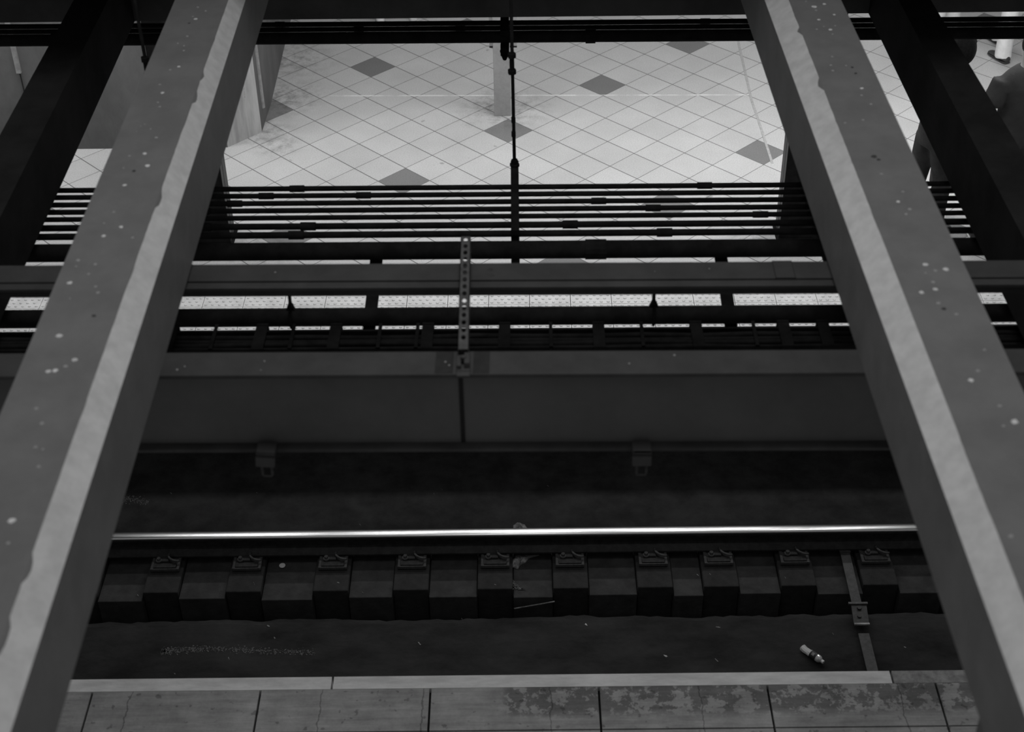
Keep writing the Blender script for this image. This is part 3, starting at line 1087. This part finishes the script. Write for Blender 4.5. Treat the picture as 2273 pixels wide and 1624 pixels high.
crumple('paper_scrap', [(-.135, 7.965), (-.135, 8.01), (-.105, 8.05), (-.065, 8.02), (-.015, 7.97), (-.05, 7.90), (-.12, 7.90)], -1.255, 'rag', .05, 5,
        'crumpled pale paper lying just behind the bright rail', 'paper')
crumple('paper_scrap', [(-.142, 7.60), (-.144, 7.68), (-.12, 7.715), (0.045, 7.716), (-.02, 7.69), (-.05, 7.645), (-.085, 7.62), (-.10, 7.585)], -1.26, 'rag', .03, 6,
        'crumpled grey paper caught beside the fastener just in front of the rail', 'paper')
bm = NEW()
r6 = random.Random(9)
for k in range(190):
    u_, v_ = r6.random(), r6.random()
    x = -.142 + .10 * u_ * (1 - .3 * v_)
    y = 7.375 + .10 * v_ * (1 - u_)
    disc(bm, x, y, -1.2535, .0015 + .0035 * r6.random() ** 2, r6, 0, 5, .0015)
o = obj('dust_spill', bm, 'dust')
tag(o, 'small pale dust spill on the concrete bay below the crumpled paper', 'dust', kind='stuff')
for lab, (xa, xb, ya, yb, z, n) in (('broad patch of pale crumbs on the track bed near the left roof beam', (-2.48, -1.45, 6.785, 6.86, -1.25, 1100)),
                                    ('small patch of pale crumbs far behind the rail near the left roof beam', (-3.08, -2.88, 8.33, 8.42, -1.30, 260))):
    bm = NEW()
    for k in range(n):
        a = r6.random() ** 1.7
        b_ = r6.gauss(.45 + .25 * math.sin(5 * a), .2)
        if not (0 <= a <= 1 and -.1 < b_ < 1.1):
            continue
        disc(bm, xa + (xb - xa) * a, ya + (yb - ya) * b_, z + .0006, .002 + .005 * r6.random() ** 2, r6, 0, 5, .002)
    tag(obj('crumb_patch', bm, 'dust'), lab, 'debris', kind='stuff')

bm = NEW()
r_ = .022
rings = []
for rr, zz in ((r_, 0), (r_, .003), (r_ * .8, .004), (r_ * .2, .003)):
    rings.append([(rr * math.cos(a), rr * math.sin(a), zz) for a in (2 * math.pi * k / 24 for k in range(24))])
loft(bm, rings)
o = obj('round_lid', bm, 'shoe_white', loc=(-1.776, 7.702 - .005, -1.255))
o.rotation_euler = (0.05, 0, 0)
o.location = (-1.776, 7.62, -1.25)
tag(o, 'round white lid lying on the bay between the second and third visible tie blocks', 'lid')

bm = NEW()
tube(bm, [(-.13, 7.288, -1.352), (.151, 7.288, -1.285)], .0045, 8)
tag(obj('thin_stick', bm, 'rag'), 'thin pale stick leaning in the dark drain in front of the rail', 'stick')

LIT = [(.36, 7.037, .013), (-.76, 6.874, .014), (1.252, 7.006, .012), (1.21, 6.713, .011), (.875, 6.755, .013), (-.481, 7.09, .010), (1.16, 7.505, .008), (1.242, 7.478, .009), (-1.354, 7.416, .011), (-1.944, 7.416, .010), (-1.178, 7.349, .010), (-2.748, 7.34, .008), (-1.799, 7.041, .010), (-1.742, 6.934, .010), (-2.02, 6.752, .008), (-2.356, 6.621, .008), (-.737, 8.423, .008), (-.678, 8.469, .008), (.121, 8.507, .006), (2.469, 6.819, .008), (-.258, 7.389, .007), (2.012, 6.943, .006), (1.759, 7.443, .008), (-1.267, 8.09, .011), (-2.73, 8.45, .009), (-2.08, 8.45, .006)]
special = {0: 'bright white scrap on the track bed, straight below the sixth tie bay', 1: 'pale curled scrap on the track bed left of the middle', 2: 'pale scrap on the track bed above the plastic bottle and to its left',
           3: 'grey leaf like scrap left of the plastic bottle near the coping', 4: 'pale folded scrap lying on the bed well left of the bottle'}
for k, (x, y, r) in enumerate(LIT):
    z = -1.25
    if y > 7.2:
        z = -1.2535 if y < 7.8 else -1.30
        for fx in FX:
            if abs(x - fx) < .125 and y < 8.05:
                z = -1.22
    r8 = random.Random(50 + k)
    sa, sb = r8.uniform(.45, 1.3), r8.uniform(.6, 1.7)
    pts = [(x + sa * r * (.5 + .8 * r8.random()) * math.cos(a + sb), y + sb * r * (.5 + .8 * r8.random()) * math.sin(a)) for a in (2 * math.pi * q / 7 for q in range(7))]
    o = crumple('litter_scrap', pts, z + .0005, 'shoe_white' if k == 0 else 'litter' if k < 8 else 'rag', r * .3, 80 + k, None, None, 2)
    tag(o, special.get(k, 'tiny pale litter scrap lying on the dark track bed'), 'litter', 'tiny litter scraps')

# crushed plastic bottle
t = thing('plastic_bottle', 'crushed clear plastic bottle with dark label on the track bed', 'bottle', (1.840, 6.738, -1.2235), math.atan2(-.122, .106))
t.scale = (.86, .86, .86)
def ring_at(x, r, sq=1.0, n=20, wob=0.0, seed=0):
    q = random.Random(seed)
    return [(x, r * math.cos(a) * (1 + wob * q.uniform(-1, 1)), r * sq * math.sin(a) * (1 + wob * q.uniform(-1, 1)) - (1 - sq) * r) for a in (2 * math.pi * k / n for k in range(n))]
bm = NEW()
loft(bm, [ring_at(-.105, .020, .8, wob=.2, seed=1), ring_at(-.10, .027, .8, wob=.22, seed=2), ring_at(-.07, .029, .72, wob=.2, seed=3), ring_at(-.045, .026, .75, wob=.2, seed=4), ring_at(-.02, .029, .85, wob=.12, seed=5), ring_at(-.005, .030, .95, wob=.03, seed=6), ring_at(.045, .0305, 1, wob=.02, seed=7), ring_at(.068, .029, 1), ring_at(.080, .022, 1), ring_at(.088, .014, 1), ring_at(.094, .011, 1)])
obj('bottle_body', bm, 'plastic', t)
bm = NEW()
loft(bm, [ring_at(-.012, .0305, .95, wob=.02, seed=6), ring_at(.0, .0315, .97), ring_at(.04, .0315, 1), ring_at(.046, .031, 1)], caps=False)
lb = obj('paper_label', bm, 'label', t, smooth=True)
bm = NEW()
loft(bm, [[(x, .0321 * math.cos(a), .0321 * math.sin(a)) for a in (math.radians(100 + 5 * k) for k in range(9))] for x in (.004, .026)], caps=False)
v = bm.verts
obj('label_patch', bm, 'rag', lb)
bm = NEW()
loft(bm, [ring_at(.092, .0145), ring_at(.110, .0145), ring_at(.1105, .012)])
obj('cap', bm, 'shoe_white', t)


# ------------------------------------------------------------------ people
def skin_obj(name, verts, edges, radii, m, parent, root=0, sub=3):
    me = bpy.data.meshes.new(name)
    me.from_pydata(verts, edges, [])
    me.materials.append(M[m])
    o = bpy.data.objects.new(name, me)
    COL.objects.link(o)
    o.parent = parent
    sk = o.modifiers.new('skin', 'SKIN')
    sk.use_smooth_shade = True
    for i, r in enumerate(radii):
        d = me.skin_vertices[0].data[i]
        d.radius = r if isinstance(r, tuple) else (r, r)
        d.use_root = (i == root)
    sb = o.modifiers.new('subdivision', 'SUBSURF')
    sb.levels = sb.render_levels = sub
    return o


def fused(name, bm, m, parent, voxel=.014):
    o = obj(name, bm, m, parent, True)
    rm = o.modifiers.new('remesh', 'REMESH')
    rm.mode = 'VOXEL'
    rm.voxel_size = voxel
    rm.use_smooth_shade = True
    sm = o.modifiers.new('smooth', 'SMOOTH')
    sm.iterations = 9
    sm.factor = .5
    dg = bpy.context.evaluated_depsgraph_get()
    me = bpy.data.meshes.new_from_object(o.evaluated_get(dg))
    o.modifiers.clear()
    o.data = me
    for p in me.polygons:
        p.use_smooth = True
    return o


def person(label, loc, rz, h, shirt, trousers, shoe, hair_m='hair', legs=None, arms=None, head=(0, 0, 0), lean=0.0, sleeve=True, sole='shoe_white', bob=False):
    """standing figure; local -Y is forward.  legs/arms: per side joint positions (metres for a 1.75 m figure)"""
    s = h / 1.75
    t = thing('person', label, 'person', loc, rz)
    legs = legs or {-1: ((-.10, -.01, .50), (-.11, .02, .09)), 1: ((.10, -.01, .50), (.11, .02, .09))}
    arms = arms or {-1: ((-.235, .03, 1.15), (-.245, -.04, .90)), 1: ((.235, .03, 1.15), (.245, -.04, .90))}
    hx, hy, hz = head
    V = [(0, 0, .95), (0, -lean * .3, 1.10), (0, -lean * .7, 1.28), (0, -lean, 1.39), (hx * .4, -lean + hy * .4, 1.49), (hx * .8, -lean - .01 + hy * .8, 1.575 + hz), (hx, -lean - .015 + hy, 1.65 + hz), (hx, -lean - .0 + hy, 1.715 + hz),
         (hx, -lean - .115 + hy, 1.62 + hz), (hx - .078, -lean + hy, 1.625 + hz), (hx + .078, -lean + hy, 1.625 + hz)]
    E = [(0, 1), (1, 2), (2, 3), (3, 4), (4, 5), (5, 6), (6, 7), (6, 8), (6, 9), (6, 10)]
    R = [(.145, .105), (.13, .10), (.14, .10), (.085, .06), .052, (.066, .078), (.078, .095), (.062, .075), .013, .012, .012]
    for sd in (-1, 1):
        k0 = len(V)
        kn, an = legs[sd]
        V += [(sd * .09, 0, .88), kn, an]
        E += [(0, k0), (k0, k0 + 1), (k0 + 1, k0 + 2)]
        R += [.082, .054, .036]
        a0 = len(V)
        el, wr = arms[sd]
        d = (Vector(wr) - Vector(el)).normalized()
        palm = Vector(wr) + d * .055
        V += [(sd * .160, -lean, 1.375), el, wr, tuple(palm)]
        E += [(3, a0), (a0, a0 + 1), (a0 + 1, a0 + 2), (a0 + 2, a0 + 3)]
        R += [.046, .040, .026, (.036, .016)]
        fwd = Vector((0, -1, 0))
        for q, (off, ln) in enumerate(((-.03, .07), (-.010, .082), (.010, .078), (.028, .062))):
            f0 = len(V)
            p1 = palm + d * (.03 + ln * .45) - fwd * off
            p2 = p1 + d * ln * .4 + Vector((-sd * .016, 0, 0))
            V += [tuple(p1), tuple(p2)]
            E += [(a0 + 3, f0), (f0, f0 + 1)]
            R += [.009, .0075]
        f0 = len(V)
        p1 = palm + fwd * .035 - d * .01
        V += [tuple(p1), tuple(p1 + d * .035 + fwd * .008)]
        E += [(a0 + 3, f0), (f0, f0 + 1)]
        R += [.011, .009]
    sv = lambda L: [tuple(c * s for c in v) for v in L]
    sr = lambda L: [tuple(c * s for c in r) if isinstance(r, tuple) else r * s for r in L]
    skin_obj('body', sv(V), E, sr(R), 'skin', t)
    # shirt and trousers: closed lofts fused into one surface each
    def ell(cx, cy_, z, rx, ry, n=24):
        return [((cx + rx * math.cos(a)) * s, (cy_ + ry * math.sin(a)) * s, z * s) for a in (2 * math.pi * k / n for k in range(n))]
    b = NEW()
    loft(b, [ell(0, -lean * f, z, rx, ry) for z, rx, ry, f in ((.86, .172, .128, 0), (.95, .166, .122, .1), (1.10, .156, .116, .3), (1.24, .172, .122, .6), (1.34, .185, .122, .9), (1.41, .178, .105, 1), (1.45, .135, .090, 1), (1.485, .078, .074, 1))])
    for sd in (-1, 1):
        el, wr = arms[sd]
        sh_p = Vector((sd * .168, -lean, 1.388))
        end = Vector(el).lerp(Vector(wr), .94) if sleeve else None
        pts = [sh_p, sh_p.lerp(Vector(el), .35), sh_p.lerp(Vector(el), .85 if sleeve else .8)]
        rad = [.076, .076, .064 if sleeve else .078]
        if sleeve:
            pts += [Vector(el), Vector(el).lerp(Vector(wr), .5), end]
            rad += [.058, .054, .044]
        tube(b, [p * s for p in pts], [r * s for r in rad], 16)
    fused('shirt', b, shirt, t)
    b = NEW()
    loft(b, [ell(0, 0, z, rx, ry) for z, rx, ry in ((1.0, .155, .113), (.92, .165, .122), (.84, .170, .125), (.80, .15, .11))])
    for sd in (-1, 1):
        kn, an = legs[sd]
        hip, kn_, an_ = Vector((sd * .088, 0, .86)), Vector(kn), Vector(an)
        pts = [hip, hip.lerp(kn_, .5), kn_, kn_.lerp(an_, .5), an_, Vector((an[0], an[1] + .01, an[2] - .05))]
        tube(b, [p * s for p in pts], [r * s for r in (.096, .092, .078, .074, .076, .080)], 18)
    fused('trousers', b, trousers, t)
    for sd in (-1, 1):
        kn, an = legs[sd]
        ax, ay, az = [c * s for c in an]
        tip = max(0.0, az - .09 * s)
        so = bpy.data.objects.new
        b = NEW()
        prof = [(.085, .030, .02, .075), (.07, .036, .0, .085), (.02, .040, .0, .095), (-.05, .042, .0, .075), (-.11, .046, .0, .055), (-.16, .040, .0, .045), (-.185, .022, .004, .030)]
        rings = []
        for y, w_, z0, z1 in prof:
            zz0 = .022
            rings.append([(ax + w_ * math.cos(a) * s, ay + (y * s), tip + s * (zz0 + max(.006, z1 - zz0) * max(0, math.sin(a)))) for a in (math.pi * k / 8 for k in range(9))])
        loft(b, rings)
        ob_ = obj('shoe', b, shoe, t, smooth=True)
        ob_.modifiers.new('subdivision', 'SUBSURF').render_levels = 2
        b = NEW()
        rings = []
        for y, w_, z0, z1 in prof:
            ww = (w_ + .005) * s
            rings.append([(ax - ww, ay + y * s, tip + z0 * s * .4), (ax + ww, ay + y * s, tip + z0 * s * .4), (ax + ww, ay + y * s, tip + .024 * s), (ax - ww, ay + y * s, tip + .024 * s)])
        loft(b, rings)
        sl_ = obj('sole', b, sole, ob_, smooth=True)
        sl_.modifiers.new('subdivision', 'SUBSURF').render_levels = 2
    # hair cap
    b = NEW()
    bmesh.ops.create_uvsphere(b, u_segments=20, v_segments=14, radius=1.0)
    for v in list(b.verts):
        c = v.co.copy()
        v.co = (hx * s + c.x * .094 * s, (-lean - .0 + hy) * s + (c.y * .112 + .008) * s, ((1.625 if bob else 1.655) + hz) * s + c.z * (.142 if bob else .112) * s)
    kill = [v for v in b.verts if v.co.z < ((1.50 if bob else 1.60) + hz) * s or (v.co.y < (-lean + hy - (.08 if bob else .055)) * s and v.co.z < (1.69 + hz) * s)]
    bmesh.ops.delete(b, geom=kill, context='VERTS')
    ho = obj('hair', b, hair_m, t, smooth=True)
    sd_ = ho.modifiers.new('thick', 'SOLIDIFY')
    sd_.thickness = 0.012
    b = NEW()
    for sx in (-1, 1):
        bmesh.ops.create_icosphere(b, subdivisions=2, radius=.008 * s, matrix=Matrix.Translation(((hx + sx * .032) * s, (-lean - .082 + hy) * s, (1.645 + hz) * s)))
    obj('eyes', b, 'label', t)
    b = NEW()
    bx(b, (hx - .024) * s, (hx + .024) * s, (-lean - .088 + hy) * s, (-lean - .07 + hy) * s, (1.585 + hz) * s, (1.591 + hz) * s)
    obj('mouth', b, 'cloth_tee', t)
    return t


A = person('person in dark clothes with bowed dark hair beside the right cross beam', (3.05, 10.02, 0), math.radians(115), 1.66, 'cloth_dark', 'cloth_dark', 'shoe_dark', bob=True,
           arms={-1: ((-.20, -.07, 1.14), (-.11, -.27, 1.06)), 1: ((.20, -.07, 1.14), (.11, -.27, 1.06))},
           head=(0, -.10, -.03), lean=.03, legs={-1: ((-.09, -.07, .50), (-.09, -.06, .09)), 1: ((.09, .03, .50), (.09, .10, .09))})
tb = thing('tote_bag', 'dark tall bag standing beside the person with bowed dark hair', 'bag', (3.24, 10.26, 0.0))
bm = NEW()
loft(bm, [[(-.04, -.03, 0), (.04, -.03, 0), (.04, .03, 0), (-.04, .03, 0)], [(-.05, -.03, .24), (.05, -.03, .24), (.05, .03, .24), (-.05, .03, .24)], [(-.09, -.06, .27), (.09, -.06, .27), (.09, .06, .27), (-.09, .06, .27)], [(-.10, -.06, .50), (.10, -.06, .50), (.10, .06, .50), (-.10, .06, .50)], [(-.08, -.03, .58), (.08, -.03, .58), (.08, .03, .58), (-.08, .03, .58)]])
obj('bag_body', bm, 'cloth_dark', tb, bevel=0.012)
bm = NEW()
tube(bm, [(-.06, 0, .57), (-.045, 0, .70), (0, 0, .76), (.045, 0, .70), (.06, 0, .57)], .008, 8)
obj('bag_strap', bm, 'cloth_dark', tb)
person('person in a charcoal tee seen from behind at the right edge of view', (3.57, 9.84, 0), math.radians(188), 1.75, 'cloth_tee', 'cloth_dark', 'shoe_dark', sleeve=False, head=(-.02, 0, 0),
       arms={-1: ((-.25, .02, 1.15), (-.26, -.06, .92)), 1: ((.25, .02, 1.15), (.26, -.06, .92))})
person('person in pale trousers and dark shoes at the upper right corner', (4.55, 13.07, 0), math.radians(204), 1.78, 'cloth_grey', 'cloth_pale', 'shoe_dark', sole='shoe_dark',
       legs={-1: ((-.10, -.10, .50), (-.10, -.30, .09)), 1: ((.10, .0, .50), (.11, .02, .09))})
person('person in pale trousers behind the bowed dark haired head', (4.02, 13.55, 0), math.radians(30), 1.72, 'cloth_pale', 'cloth_pale', 'shoe_white')
person('person in white sneakers standing under the far platform slab', (-1.335, 14.17, 0), math.radians(8), 1.75, 'cloth_grey', 'cloth_dark', 'shoe_white',
       legs={-1: ((-.15, -.01, .50), (-.165, .02, .09)), 1: ((.15, -.01, .50), (.165, .02, .09))})
